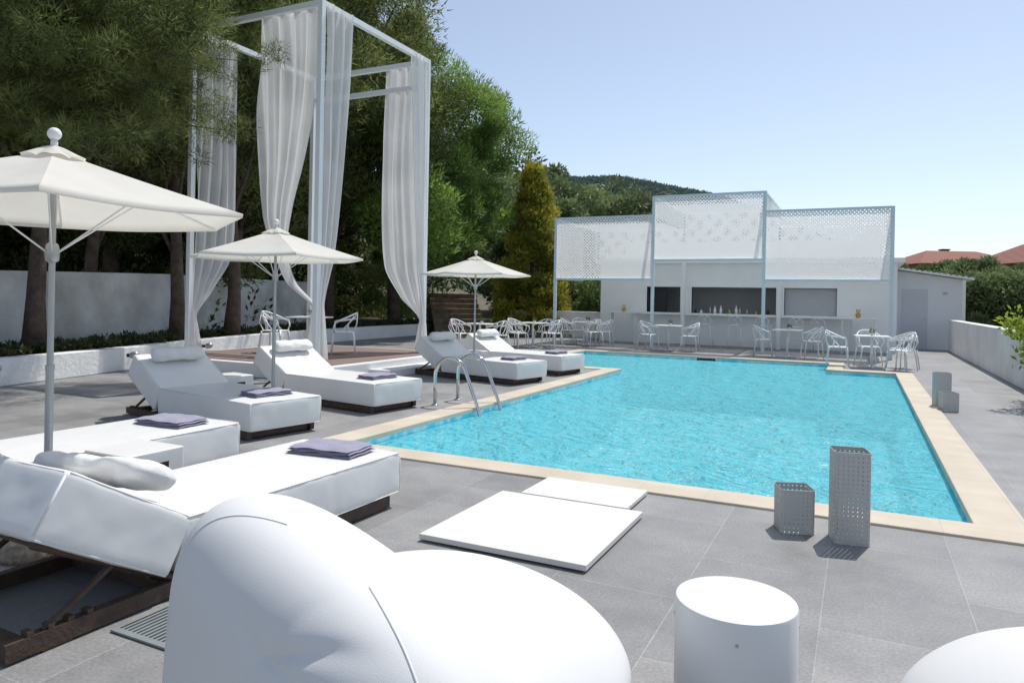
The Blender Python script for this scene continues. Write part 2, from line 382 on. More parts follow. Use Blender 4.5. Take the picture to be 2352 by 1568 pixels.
def crown_clumps(K,cx,cy,cz,rx,ry,rz,cr,seed,shape='round',inner=.45):
    rng=np.random.default_rng(seed); out=[]
    ph=rng.random(6)*6.28
    while len(out)<K:
        d=rng.normal(size=3); d/=np.linalg.norm(d)
        az=math.atan2(d[1],d[0]); el=math.asin(d[2])
        lobe=1+.16*math.sin(3*az+ph[0]+2*el)+.13*math.sin(5*az+ph[1]-3*el)+.10*math.sin(7*el+ph[2])
        rr=(inner+(1-inner)*rng.random()**.6)*lobe
        x,y,z=d*rr
        if shape=='cone':
            z=rng.random()**1.3*2-1; t=(1-(z+1)/2)**.75; a=rng.random()*6.28; q=(.5+.5*rng.random()**.5)*t*(1+.16*math.sin(4*a+ph[0]+z*3)); x,y=q*math.cos(a),q*math.sin(a)
        out.append((cx+x*rx,cy+y*ry,cz+z*rz,cr*(.6+.8*rng.random())*(1 if shape!='cone' else .7)))
    return out
def make_tree(name,label,cat,loc,H,cb,rx,cr,K,n,ll,lw,mat,seed,tr=.22,kind='needle',shape='round',rz=0,lean=.0,group=None,up=.3,limbs=14):
    t=thing(name,label,cat,loc,rz,group)
    cz=(H+cb)/2; cl=crown_clumps(K,lean,0,cz,rx,rx,(H-cb)/2,cr,seed,shape)
    g=Geo(); rnd=random.Random(seed)
    pts=[]; rs=[]; hh=H*.82
    for i in range(9):
        f=i/8; pts.append((lean*f*f+math.sin(f*5+seed)*.12*rx*.3,math.cos(f*4+seed)*.1*rx*.3-.03*rx,hh*f)); rs.append(tr*(1.25 if i==0 else 1)*(1-f*.8))
    g.tube(pts,rs,9)
    for k in range(limbs):
        c=cl[rnd.randrange(len(cl))]; f=max(.25,min(.9,(c[2]/H)-.15)); i=min(7,int(f*8)); p=Vector(pts[i])
        e=Vector(c[:3]); mid=(p+e)/2+Vector((0,0,-.12*rx)); g.tube([p,mid,e],[tr*.35,tr*.22,tr*.06],6)
    g.obj('trunk',M['bark'],t,smooth=True)
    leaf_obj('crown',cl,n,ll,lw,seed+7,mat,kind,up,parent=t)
    return t

# =============== SETTING ===============
PX0,PX1,PXL,PXN=-4.5,.72,-7.0,-.63; PY0,PY1,PYF,PYL=5.6,17.2,19.1,14.5
pool_poly=[(PX0,PY0),(PX1,PY0),(PX1,PY1),(PXN,PY1),(PXN,PYF),(PXL,PYF),(PXL,PYL),(PX0,PYL)]
def inpool(x,y):
    if PX0<x<PX1 and PY0<y<PY1: return True
    if PXL<x<PXN and PYL<y<PYF: return True
    return False
def sheet(name,xs,ys,z,mat):
    g=Geo(); xs=sorted(set(xs)|{PX0,PX1,PXL,PXN}); ys=sorted(set(ys)|{PY0,PY1,PYF,PYL})
    idx={}; vs=[];fs=[]
    def vi(i,j):
        if (i,j) not in idx: idx[(i,j)]=len(vs); vs.append((xs[i],ys[j],z))
        return idx[(i,j)]
    for i in range(len(xs)-1):
        for j in range(len(ys)-1):
            if inpool((xs[i]+xs[i+1])/2,(ys[j]+ys[j+1])/2): continue
            fs.append((vi(i,j),vi(i+1,j),vi(i+1,j+1),vi(i,j+1)))
    g.add(vs,fs); return st(g.obj(name,mat))
sheet('ground',[-900,900],[-900,900],-.03,M['grassy'])
sheet('pavement',[-18,2.75],[-8,28.2],0,M['tile'])
g=Geo(); dep=-1.35
n=len(pool_poly); vs=[(x,y,-.0) for x,y in pool_poly]+[(x,y,dep) for x,y in pool_poly]
g.add(vs,[(i,(i+1)%n,(i+1)%n+n,i+n) for i in range(n)]+[tuple(range(n,2*n))])
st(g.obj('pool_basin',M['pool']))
g=Geo(); g.add([(x,y,-.085) for x,y in pool_poly],[tuple(range(n))]); st(g.obj('pool_water',M['water']))
w=.31
outer=[(PX0-w,PY0-w),(PX1+w,PY0-w),(PX1+w,PY1+w),(PXN+w,PY1+w),(PXN+w,PYF+w),(PXL-w,PYF+w),(PXL-w,PYL-w),(PX0-w,PYL-w)]
inn=[(PX0+.02,PY0+.02),(PX1-.02,PY0+.02),(PX1-.02,PY1-.02),(PXN-.02,PY1-.02),(PXN-.02,PYF-.02),(PXL+.02,PYF-.02),(PXL+.02,PYL+.02),(PX0+.02,PYL+.02)]
g=Geo()
vs=[(x,y,.018) for x,y in outer]+[(x,y,.018) for x,y in inn]+[(x,y,-.03) for x,y in inn]+[(x,y,-.01) for x,y in outer]
fs=[]
for i in range(8):
    j=(i+1)%8; fs+=[(i,j,j+8,i+8),(i+8,j+8,j+16,i+16),(i+24,j+24,j,i)]
g.add(vs,fs); st(g.obj('pool_coping',M['coping'],bevel=.008,bseg=2))
t=thing('pool_skimmer','dark rectangular skimmer opening in far pool wall','pool skimmer',(-3.6,PYF-.03,-.08))
Geo().box(-.28,.28,-.02,.0,-.01,.07).obj('frame',M['white'],t)
Geo().box(-.24,.24,-.03,-.021,0,.06).obj('opening',M['dark'],t)

def wall(name,pl,th,h,mat,label,z0=0,sub=6):
    pts=[]
    for i in range(len(pl)-1):
        a,b=Vector(pl[i]),Vector(pl[i+1])
        for k in range(sub): pts.append(a.lerp(b,k/sub))
    pts.append(Vector(pl[-1])); 
    for _ in range(14): pts=[pts[0]]+[(pts[i-1]+pts[i]*2+pts[i+1])/4 for i in range(1,len(pts)-1)]+[pts[-1]]
    vs=[];fs=[]
    for i,p in enumerate(pts):
        t=(pts[min(i+1,len(pts)-1)]-pts[max(i-1,0)]).normalized(); nn=Vector((-t.y,t.x))*th/2
        hh=h if not callable(h) else h(i/(len(pts)-1))
        for q,z in ((p-nn,z0),(p+nn,z0),(p+nn,hh),(p-nn,hh)): vs.append((q.x,q.y,z))
    for i in range(len(pts)-1):
        a=i*4;b=a+4
        for k in range(4): fs.append((a+k,a+(k+1)%4,b+(k+1)%4,b+k))
    fs+=[(3,2,1,0),tuple(len(vs)-4+k for k in range(4))]
    o=Geo().add(vs,fs).obj(name,mat,bevel=.02,bseg=2)
    tag(o,label,'wall'); return o
wall('planter_wall',[(-10.6,0),(-11.1,4),(-11.45,6.2),(-12.1,8.7),(-13.4,11.8),(-14.3,15.5),(-14.8,19),(-14.9,23)],.22,.42,M['plaster'],'low curved white plaster planter wall beside the terrace')
wall('boundary_wall',[(-12.4,-1),(-12.9,4),(-13.3,6.5),(-14.2,9.5),(-15.6,12.8),(-16.6,16),(-17.2,19)],.25,lambda f:1.6+.28*min(1,f*1.6),M['oldplaster'],'tall weathered white plaster wall behind the trees')
wall('terrace_wall',[(2.75,13.2),(2.75,18),(2.75,24),(2.75,27.4)],.26,1.02,M['plaster'],'waist high white plaster wall along the pool terrace')
g=Geo(); A=[(-10.6,0),(-11.1,4),(-11.45,6.2),(-12.1,8.7),(-13.4,11.8),(-14.3,15.5),(-14.8,19),(-14.9,24)]
vs=[];fs=[]
for i,(x,y) in enumerate(A):
    vs+=[(x-.05,y,.36),(x-4.2,y+1.2,.5)]
for i in range(len(A)-1): fs.append((2*i,2*i+2,2*i+3,2*i+1))
g.add(vs,fs); st(g.obj('planting_bed_soil',M['soil']))
def Hs(x,y):
    a=-(x+17.5+max(0,(y-14))*.42)
    return max(-.05,min(16,a*.42))+ (.35*math.sin(x*.7)*math.cos(y*.5) if a>1 else 0)
g=Geo(); nx,ny=60,60; vs=[];fs=[]
for j in range(ny+1):
    for i in range(nx+1):
        x=-110+i*(95)/nx; y=-20+j*140/ny; vs.append((x,y,Hs(x,y)))
for j in range(ny):
    for i in range(nx):
        a=j*(nx+1)+i; fs.append((a,a+1,a+nx+2,a+nx+1))
g.add(vs,fs); st(g.obj('hillside',M['grassy'],smooth=True))
def hillH(X,D):
    s=min(1,max(0,(X-70)/165)); s=s*s*(3-2*s)
    d=min(1,max(0,(D-170)/200)); d=d*d*(3-2*d)
    return (62+1.5*math.sin(X*.045)+.8*math.sin(X*.13+1)-.03*X)*(1-s)*d
g=Geo(); vs=[];fs=[]; nx,ny=90,40
for j in range(ny+1):
    for i in range(nx+1):
        X=-260+i*560/nx; D=150+j*350/ny; x,y=W(X,D); vs.append((x,y,hillH(X,D)-.5))
for j in range(ny):
    for i in range(nx):
        a=j*(nx+1)+i; fs.append((a,a+1,a+nx+2,a+nx+1))
g.add(vs,fs); st(g.obj('hill',M['hill'],smooth=True))
rng=np.random.default_rng(3); cl=[]
while len(cl)<5200:
    X=rng.uniform(-10,215); D=rng.uniform(180,385); 
    if not .0<X/D<.62: continue
    h=hillH(X,D)
    if h<1.5: continue
    x,y=W(X,D); cl.append((x,y,h+.4,rng.uniform(1.0,2.1)))
stuff(tag(leaf_obj('hill_woodland',cl,30,.8,.6,11,M['hillleaf'],'leaf'),'dark green woodland covering the distant hill','woodland'))

t=thing('terrace_platform','low white edged platform with terracotta deck under the curtain frame','platform')
Geo().box(-12.2,-7.9,9.15,13.6,0,.24).obj('platform_body',M['white'],t,bevel=.01,bseg=2)
Geo().box(-12.0,-8.1,9.35,13.4,.236,.252).obj('decking',M['terra'],t)
Geo().box(-7.899,-7.45,10.4,12.9,0,.13).obj('step',M['white'],t,bevel=.01,bseg=2)
TX0,TX1,TY0,TY1=-11.55,-8.42,9.58,12.92; TZ=6.52
t=thing('curtain_frame_tower','tall white square metal frame with tied white curtains','pergola',(0,0,.252))
def rel(z): return z-.252
for (x,y) in ((TX0,TY0),(TX1,TY0),(TX1,TY1),(TX0,TY1)):
    Geo().box(x-.05,x+.05,y-.05,y+.05,0,rel(TZ)).obj('post',M['barwhite'],t,bevel=.004,bseg=1)
for z in (TZ-.1,TZ-.62):
    for (x0,x1,y0,y1) in ((TX0+.051,TX1-.051,TY0-.048,TY0+.048),(TX0+.051,TX1-.051,TY1-.048,TY1+.048),(TX0-.048,TX0+.048,TY0+.051,TY1-.051),(TX1-.048,TX1+.048,TY0+.051,TY1-.051)):
        if z<TZ-.3 and not (y0>TY0+1): continue
        Geo().box(x0,x1,y0,y1,rel(z),rel(z+.1)).obj('beam',M['barwhite'],t)
def curtain(post,dirv,keys,ztie,folds=4,zt=TZ-.03,seed=1,side=1):
    px,py=post; dx,dy=dirv; nx_,ny_=-dy,dx
    S=96;T=96; vs=[];fs=[]; rnd=random.Random(seed); ph=rnd.random()*6
    def kv(q,c):
        for i in range(len(keys)-1):
            if q<=keys[i+1][0]:
                f=(q-keys[i][0])/(keys[i+1][0]-keys[i][0]); 
                p0=keys[max(i-1,0)][c]; p1=keys[i][c]; p2=keys[i+1][c]; p3=keys[min(i+2,len(keys)-1)][c]
                return .5*((2*p1)+(-p0+p2)*f+(2*p0-5*p1+4*p2-p3)*f*f+(-p0+3*p1-3*p2+p3)*f**3)
        return keys[-1][c]
    for j in range(T+1):
        t_=j/T
        for i in range(S+1):
            s=i/S
            if t_<=.88:
                q=t_/.88; z=zt+(ztie-zt)*q
                a,b=kv(q,1),kv(q,2); w_=a+(b-a)*s; W0=b-a
                amp=.018+.04*min(1,W0)
            else:
                q=(t_-.88)/.12; z=ztie-(ztie-.32)*q; a,b=kv(1,1),kv(1,2); w_=a+(b-a)*s+(s-.3)*.2*q; amp=.02+.03*q
            sw=s+.10*noise.noise(Vector((s*2.5,t_*1.6,seed)))+.03*math.sin(t_*5+ph)
            f=amp*math.sin(sw*folds*2*math.pi+ph)+amp*.5*math.sin(sw*folds*4.9*math.pi+2*ph+t_*3)*(.4+.6*abs(noise.noise(Vector((s*4,t_*2,seed+9)))*2))+.05*noise.noise(Vector((s*2,t_*4,seed+3)))*min(1,W0)
            vs.append((px+dx*w_+nx_*(f+.06*side),py+dy*w_+ny_*(f+.06*side),rel(z)))
    for j in range(T):
        for i in range(S):
            a=j*(S+1)+i; fs.append((a,a+1,a+S+2,a+S+1))
    return Geo().add(vs,fs).obj('curtain',M['curtain'],t,smooth=True)
curtain((TX1,TY0),(-1,0),[(0,.12,1.5),(.3,.22,1.5),(.5,.42,1.42),(.7,.66,1.30),(.82,.72,1.05),(.92,.5,.75),(1,.02,.14)],1.22,seed=2,side=-1)
curtain((TX1,TY0),(0,1),[(0,.08,.82),(.3,.08,.74),(.6,.06,.58),(.85,.02,.36),(1,0,.12)],1.28,seed=3,side=-1,folds=3)
curtain((TX1,TY1),(0,-1),[(0,.06,.75),(.4,.06,.55),(.8,.05,.35),(1,0,.1)],.95,seed=4,side=1,folds=3)
curtain((TX1,TY1),(-1,0),[(0,.06,1.08),(.3,.06,1.16),(.6,.06,1.2),(.8,.05,1.1),(.92,.02,.62),(1,0,.12)],.95,seed=5,side=-1)
curtain((TX0,TY0),(0,1),[(0,.06,.95),(.3,.06,1.0),(.6,.05,1.02),(.8,.05,.9),(.92,.03,.45),(1,0,.1)],1.0,seed=6,side=-1)

# =============== BAR BUILDING ===============
BY=24.5; BW=M['barwhite']
t=thing('pool_bar_building','white poolside bar building with serving windows and counter','bar')
g=Geo(); wins=[(-6.7,-5.53),(-5.15,-2.44),(-2.2,-.65)]
g.box(-8.4,1.0,BY,BY+.15,0,1.05)
g.box(-8.4,1.0,BY,BY+.15,1.95,2.75)
xs=[-8.4]+[a for w_ in wins for a in w_]+[1.0]
for i in range(0,len(xs),2): g.box(xs[i],xs[i+1],BY,BY+.15,1.05,1.95)
g.box(-8.4,-8.25,BY+.15,29,0,2.75); g.box(.85,1.0,BY+.15,29,0,2.75); g.box(-8.25,.85,28.85,29,0,2.75)
g.obj('wall',BW,t)
Geo().box(-8.6,1.2,BY-.15,29.2,2.75,2.9).box(-8.0,.6,BY+1.6,28.6,2.9,3.6).obj('roof',BW,t,bevel=.01,bseg=1)
Geo().box(-8.2,.8,BY+1.6,BY+1.7,0,2.7).obj('interior_back_wall',M['shutter'],t)
Geo().box(-8.2,.8,BY+.16,BY+1.6,0,.02).obj('interior_floor',M['shutter'],t)
for k,(a,b) in enumerate(wins):
    w_=bpy.data.objects.new('window',None); COL.objects.link(w_); w_.parent=t
    fr=Geo()
    fr.box(a-.05,a,BY-.03,BY+.16,1.05,1.95).box(b,b+.05,BY-.03,BY+.16,1.05,1.95).box(a-.05,b+.05,BY-.035,BY+.16,1.95,2.0)
    fr.obj('frame',BW,w_)
    Geo().box(a,b,BY-.06,BY+.2,1.03,1.07).obj('sill',BW,w_)
    if k==0: Geo().box(a,a+.62,BY+.3,BY+.32,1.08,1.95).obj('dark_opening_sheet',M['dark'],w_)  # near-black sheet painted in for the dark of the open window
    if k==2: Geo().box(a+.01,b-.01,BY+.08,BY+.1,1.07,1.94).obj('shutter',M['shutter'],w_)
Geo().box(-7.2,-.2,BY-.42,BY-.065,1.0,1.05).obj('counter_top',BW,t,bevel=.008,bseg=2)
for x in np.arange(-7.1,0,1.15): Geo().box(x-.03,x+.03,BY-.03,BY-.003,0,1.0).obj('batten',BW,t)
for x in (-5.34,-2.32): Geo().box(x-.06,x+.06,BY-.5,BY-.43,0,2.75).obj('column',BW,t)
bm_=[M['dark'],M['yellow'],M['plastic'],M['metal']]
rr=random.Random(4)
for k in range(12):
    x=-5.0+k*.21+rr.uniform(-.06,.06); h=rr.uniform(.12,.28); r_=rr.uniform(.03,.05)
    o=Geo().lathe([(r_,0),(r_,h*.6),(r_*.4,h*.75),(r_*.4,h)],10).obj('bottle',bm_[rr.choice([0,0,2,3,3,1])],smooth=True); o.location=(x,BY+.08,1.071)
    tag(o,'small bottle standing on the bar window sill','bottle','bottles and jars on the bar')

t=thing('service_shed','small white lean-to shed with white tiled roof beside the bar','shed')
SYF=27.9
g=Geo(); g.prism([(1.02,0),(3.1,0),(3.1,2.35),(1.02,2.68)],SYF,SYF+3,'y'); g.obj('wall',pmat('shed_wall',(.82,.82,.82),.8,.05,2),t)
g=Geo()
for k in range(14):
    x0=1.03+k*.165; z=2.70-k*.0262
    g.prism([(x0,z),(x0+.17,z-.027),(x0+.17,z+.03),(x0+.085,z+.075),(x0,z+.055)],SYF-.35,SYF+3.1,'y')
g.obj('roof',M['white'],t)
d_=Geo().box(1.3,2.05,SYF-.03,SYF-.002,0,2.02).obj('door',pmat('door_paint',(.66,.66,.68),.5,.04,3),t)
Geo().box(1.95,1.99,SYF-.07,SYF-.031,1.0,1.04).obj('handle',M['metal'],d_)
Geo().box(2.5,2.62,SYF-.025,SYF-.002,1.85,1.93).obj('wall_sign',M['metal'],t)
Geo().box(3.0,3.1,SYF-.4,SYF-.3,0,2.33).obj('post',M['white'],t)

t=thing('woven_screen_pergola','pale metal pergola with three white woven lattice screens over the bar','pergola')
bays=[(-8.97,-5.74,2.1,4.07),(-5.74,-2.5,2.69,4.64),(-2.5,.75,2.1,4.08)]
PYY=21.6
def panel(nm,p0,p1,z0,z1,par):
    me_v=[(p0[0],p0[1],z0),(p1[0],p1[1],z0),(p1[0],p1[1],z1),(p0[0],p0[1],z1)]
    o=Geo().add(me_v,[(0,1,2,3)]).obj(nm,M['lattice'],par)
    ln=(Vector(p1)-Vector(p0)).length
    uv=o.data.uv_layers.new(name='UVMap')
    for i,c in enumerate(((0,0),(ln,0),(ln,z1-z0),(0,z1-z0))): uv.data[i].uv=(c[0]+p0[0],c[1]+z0)
    return o
def roofpanel(x0,x1,y0,y1,z,par):
    o=Geo().add([(x0,y0,z),(x1,y0,z),(x1,y1,z),(x0,y1,z)],[(0,1,2,3)]).obj('roof_screen',M['lattice'],par)
    uv=o.data.uv_layers.new(name='UVMap')
    for i,c in enumerate(((x0,y0),(x1,y0),(x1,y1),(x0,y1))): uv.data[i].uv=c
posts={-8.97:4.07,-5.74:4.64,-2.5:4.64,.75:4.08}
for x,h in posts.items():
    Geo().box(x-.045,x+.045,PYY-.04,PYY+.04,0,h+.03).obj('post',M['frame'],t)
for x,h in ((-8.97,4.07),(.75,4.08)):
    Geo().box(x-.04,x+.04,PYY+3.9,PYY+3.98,2.9,h).obj('rear_post',M['frame'],t)
for k,(a,b,z0,z1) in enumerate(bays):
    panel('front_screen',(a+.03,PYY-.045),(b-.03,PYY-.045),z0,z1,t)
    for zz in (z1-.03,z0-.02): Geo().box(a+.046,b-.046,PYY-.055,PYY+.03,zz,zz+.06).obj('screen_rail',M['frame'],t)
    roofpanel(a+.03,b-.03,PYY+1.6,PYY+4.2,z1-.06,t)
    panel('rear_screen',(a+.03,PYY+4.2),(b-.03,PYY+4.2),2.95,z1,t)
for x,z0,z1 in ((-8.97,2.1,4.05),(.75,2.1,4.06),(-5.74,4.05,4.64),(-2.5,4.05,4.64)):
    panel('side_screen',(x,PYY+.05),(x,PYY+(4.2 if z0>3 else 2.6)),z0,z1,t)
    Geo().box(x-.03,x+.03,PYY+.05,PYY+4.2,z1-.03,z1+.02).obj('side_rail',M['frame'],t)

o=Geo().box(-12.5,-8.5,25.4,25.6,0,1.0).obj('garden_wall',M['plaster'],bevel=.01,bseg=1); tag(o,'short white garden wall beside the bar','wall')
x,y=W(-1.9,27.2); t=thing('garden_steps','rough stone garden steps climbing the slope under the pines','steps',(x,y,0),R(38))
for k in range(8):
    Geo().box(-1.0,1.0,k*.42,k*.42+.6,0,.2+.2*k).obj('step',M['steps'],t,bevel=.03,bseg=2)

def house(X,D,wd,dp,ez,rz_,label,rot=0):
    x,y=W(X,D); t=thing('tiled_roof_house',label,'house',(x,y,0),rot,'houses with tiled roofs')
    Geo().box(-wd/2,wd/2,-dp/2,dp/2,-.1,ez).obj('wall',M['houseWall'],t)
    e=.8; a=wd/2+e; b=dp/2+e
    g=Geo(); g.add([(-a,-b,ez-.15),(a,-b,ez-.15),(a,b,ez-.15),(-a,b,ez-.15),(-a*.45,0,rz_),(a*.45,0,rz_)],[(0,1,5,4),(2,3,4,5),(1,2,5),(3,0,4),(3,2,1,0)])
    g.obj('roof',M['roof'],t)
    Geo().box(-.4,.4,1,1.8,ez,rz_+.2).box(-.5,.5,.9,1.9,rz_+.2,rz_+.32).obj('chimney',M['dark'],t)
    for k in (-1,1): Geo().box(k*wd*.25-.6,k*wd*.25+.6,-dp/2-.05,-dp/2+.0,ez-2,ez-.8).obj('window',M['dark'],t)
house(49.5,60,15,10,5.3,7.9,'ochre house with red tiled hip roof behind the trees',TH)
house(54,88,12,9,6.6,8.3,'distant ochre house with low red tiled roof',TH)

# =============== VEGETATION ===============
pg='pine trees behind the pool terrace'
def at(X,D,z=0): x,y=W(X,D); return (x,y,max(z,Hs(x,y)))
p1=make_tree('pine_tree','large bright green pine with dense rounded crown','tree',at(-4.55,28),11.2,1.6,4.3,.72,360,460,.21,.05,M['pine2'],21,.25,group=pg,up=.5)
p2=make_tree('pine_tree','tall dark green pine with dark trunk behind the white wall','tree',at(-8.2,21,.4),13.5,2.7,3.7,.75,270,380,.21,.046,M['pine'],31,.24,group=pg)
for X,D,s,rz_ in ((-6.6,25.5,1.10,1.0),(-11,19.5,1.0,2.2),(-13.5,16.5,.95,3.0),(-10.5,26,1.2,4),(-15.5,22,1.15,.4),(-17,14,1.0,1.7)):
    dup(p2,at(X,D,.3),rz_,s)
p3=make_tree('pine_tree','slender pine with leaning trunk growing in the planter','tree',at(-7.9,12.1,.4),8.6,3.6,2.6,.5,170,400,.18,.024,M['pine'],41,.16,group=pg,lean=.8)
p3.rotation_euler=(0,0,R(-25))
for X,D,s,rz_ in ((-9.1,15.6,1.0,.5),(-7.6,15.9,1.0,2.4),(-6.9,17.6,1.1,4.0)):
    dup(p3,at(X,D,.4),rz_,s)
make_tree('golden_conifer_tree','narrow conical conifer with golden yellow tips','tree',at(.8,28.5),6.6,.2,1.6,.5,210,280,.17,.05,M['cyp'],51,.12,'leaf','cone',up=.9,limbs=4)
og='olive trees on the slope'
o1=make_tree('olive_tree','grey green bushy tree on the slope behind the bar','tree',(*W(5,52),0),6.8,.8,3.6,.7,130,280,.26,.11,M['olive'],61,.2,'leaf',group=og)
for X,D,s in ((2.6,46,1.36),(5.5,49,1.3),(9.5,56,1.3),(4,70,1.8),(10,78,1.75),(16,80,1.6),(20,84,1.5),(-1,60,1.85),(24,92,1.45),(14,62,1.2),(8,90,2.0),(0,80,2.1),(28,96,1.4),(34,100,1.3),(1.6,36,.95)):
    dup(o1,(*W(X,D),0),X,s)
o2=make_tree('olive_tree','low bushy olive tree behind the white terrace wall','tree',(*W(20.5,31),0),3.3,.3,2.2,.5,90,260,.20,.08,M['olive'],71,.12,'leaf',group=og)
for X,D,s in ((23.5,32,1.0),(19.6,36,1.0),(24,40,1.1),(28,44,1.2),(33,50,1.3),(38,52,1.3)):
    dup(o2,(*W(X,D),0),X,s)
ci=make_tree('citrus_bush','yellow green leafy bush beside the terrace wall','bush',(3.0,13.8,0),1.75,.3,.55,.22,60,80,.09,.045,M['citrus'],81,.04,'leaf',limbs=6)
dup(ci,(3.3,16.6,0),2,.85); dup(ci,(2.62,12.6,0),4,.95)
x,y=W(-8.3,11.0)
npn=thing('pine_tree','large overhanging pine with wispy needles above the loungers','tree',(x,y,.4),0,pg)
cl=[]
rng=np.random.default_rng(9)
g=Geo(); g.tube([(0,0,0),(.1,.05,1.5),(.05,.1,3),(.2,.1,4.6),(.3,0,6.5),(.3,0,8)],[.2,.16,.15,.12,.09,.04],9)
for k in range(76):
    z0=3.5+4.7*rng.random(); a=rng.uniform(-2.6,1.4); Ln=rng.uniform(1.6,4.0)*(1.05-(z0-3.6)/9)
    d=Vector((math.cos(a),math.sin(a),rng.uniform(-.12,.28))); p0=Vector((.2,.05,z0)); pts=[]
    for q in range(6):
        f=q/5; p=p0+d*Ln*f+Vector((0,0,-.4*f*f)); pts.append(p)
        if f>.15:
            for _ in range(5):
                j=Vector(rng.normal(size=3)*.26); cl.append((p.x+j.x,p.y+j.y,p.z+j.z*.6,.13+.15*rng.random()))
    g.tube(pts,[.045,.035,.028,.02,.012,.006],5)
g.obj('trunk',M['bark'],npn,smooth=True)
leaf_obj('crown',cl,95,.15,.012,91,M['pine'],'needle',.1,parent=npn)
rng=np.random.default_rng(17); cl=[]
for _ in range(1500):
    X=rng.uniform(-24,1.2); D=rng.uniform(19,40); x,y=W(X,D)
    if x>-15.9-max(0,(y-14))*.3: continue
    b=Hs(x,y); cl.append((x,y,b+rng.random()**1.5*4.0,rng.uniform(.5,1.0)))
stuff(tag(leaf_obj('undergrowth',cl,170,.20,.09,18,M['under'],'leaf'),'dense dark shrubs and undergrowth on the slope','undergrowth'))
cl=[]
for _ in range(420):
    f=rng.random()*6.99; i=int(f); q=f-i; ax=A[i][0]*(1-q)+A[i+1][0]*q; ay=A[i][1]*(1-q)+A[i+1][1]*q
    cl.append((ax-.25-rng.random()*1.2,ay+rng.random()*.3,.38+rng.random()*.08,rng.uniform(.06,.15)))
stuff(tag(leaf_obj('planter_ground_cover',cl,80,.09,.04,19,M['flower'],'leaf'),'low dark green plants filling the planter','ground cover'))
cl=[]
for _ in range(260):
    X=rng.uniform(0,6.5); D=rng.uniform(29,34); x,y=W(X,D); cl.append((x,y,rng.random()*2.0,rng.uniform(.4,.8)))
stuff(tag(leaf_obj('hedge',cl,170,.2,.1,23,M['shrub'],'leaf'),'dark green hedge beside the bar','hedge'))

# =============== LOUNGERS ===============
lg='white sun loungers by the pool'
BT=Matrix.Translation((-1.815,0,.115))@Matrix.Rotation(R(30),4,'Y')
def make_lounger(loc,rz,label):
    t=thing('sun_lounger',label,'sun lounger',loc,rz,lg); hw=.43
    padded('mattress',M['vinyl'],t,-1.74,0,-hw,hw,.1,.375,r=.020,dome=.008,wr=.004,seed=1)
    padded('backrest',M['vinyl'],t,-.715,0,-hw,hw,0,.285,r=.024,dome=.008,wr=.005,seed=7,mt=BT)
    g=Geo()
    for s in (-1,1):
        for z in (.371,.105): g.tube([(-1.72,s*(hw-.002),z),(-.02,s*(hw-.002),z)],.0045,6)
        g.tube([(-.004,s*(hw-.004),.12),(-.004,s*(hw-.004),.355)],.004,6)
        y=s*(hw-.006)
        for a,b in (((-.02,.279),(-.695,.279)),((-.02,.006),(-.695,.006)),((-.709,.02),(-.709,.265))):
            g.tube([BT@Vector((a[0],y,a[1])),BT@Vector((b[0],y,b[1]))],.0055,6)
    for z in (.372,.104): g.tube([(-.003,-hw+.02,z),(-.003,hw-.02,z)],.0045,6)
    g.tube([BT@Vector((-.708,-hw+.02,.276)),BT@Vector((-.708,hw-.02,.276))],.0055,6)
    g.obj('piping',M['vinyl'],t,smooth=True)
    g=Geo()
    for s in (-1,1):
        y=s*(hw-.05)
        g.box(-2.5,-.08,y-.025,y+.025,.012,.085)
        g.tube([(-1.75,y,.09),(-2.40,y,.44)],.018,6); g.tube([(-2.35,y,.08),(-2.05,y,.26)],.016,6)
        for q in range(4): g.box(-2.42+q*.08,-2.395+q*.08,y-.023,y+.023,.0855,.104)
        for xx in (-2.3,-1.3,-.2): g.box(xx-.06,xx+.06,y-.02,y+.02,0,.0118)
    for x in (-2.45,-1.75,-.9,-.15): g.box(x-.04,x+.04,-hw+.09,hw-.09,.02,.075)
    g.tube([(-2.05,-hw+.07,.26),(-2.05,hw-.07,.26)],.016,6)
    for q in range(6): 
        u=-.06-.11*q; p=BT@Vector((u,0,-.012)); g.tube([(p.x,-hw+.06,p.z),(p.x,hw-.06,p.z)],.011,6)
    g.obj('frame',M['wood'],t)
    g=Geo(); vs=[];fs=[];nS=40;nL=40
    for i in range(nL+1):
        u=-1+2*i/nL; r_=.080*(1-abs(u)**9)**.5+.006
        for k in range(nS):
            a=2*math.pi*k/nS; q=r_*(1+.05*math.sin(2*a+u*3)+.16*noise.noise(Vector((u*3,math.cos(a)*1.3,math.sin(a)*1.3+2))))
            vs.append((q*1.15*math.cos(a),u*.32,q*.85*math.sin(a)))
    for i in range(nL):
        for k in range(nS): fs.append((i*nS+k,i*nS+(k+1)%nS,(i+1)*nS+(k+1)%nS,(i+1)*nS+k))
    fs+= [tuple(range(nS-1,-1,-1)),tuple(nL*nS+k for k in range(nS))]
    o=g.add(vs,fs).obj('pillow',M['cotton'],t,smooth=True); o.location=(-2.10,0,.715); o.rotation_euler=(0,R(30),0)
    return t
l0=make_lounger((-3.27,4.12,0),R(89),'white vinyl sun lounger with raised back beside the beanbag')
pl=[c for c in l0.children if c.name.startswith('pillow')][0]
dup(l0,(-5.05,4.36,0),R(90),label='white vinyl sun lounger beside the parasol and cube table')
dup(l0,(-5.23,5.55,0),R(-10),label='white vinyl sun lounger facing the pool with rolled pillow')
dup(l0,(-5.22,7.5,0),R(-9),label='white vinyl sun lounger facing the pool beside the ladder')
dup(l0,(-5.0,11.1,0),R(-12),label='white vinyl sun lounger facing the pool beside the platform step')
dup(l0,(-4.95,12.9,0),R(-10),label='white vinyl sun lounger facing the pool near the bar tables')
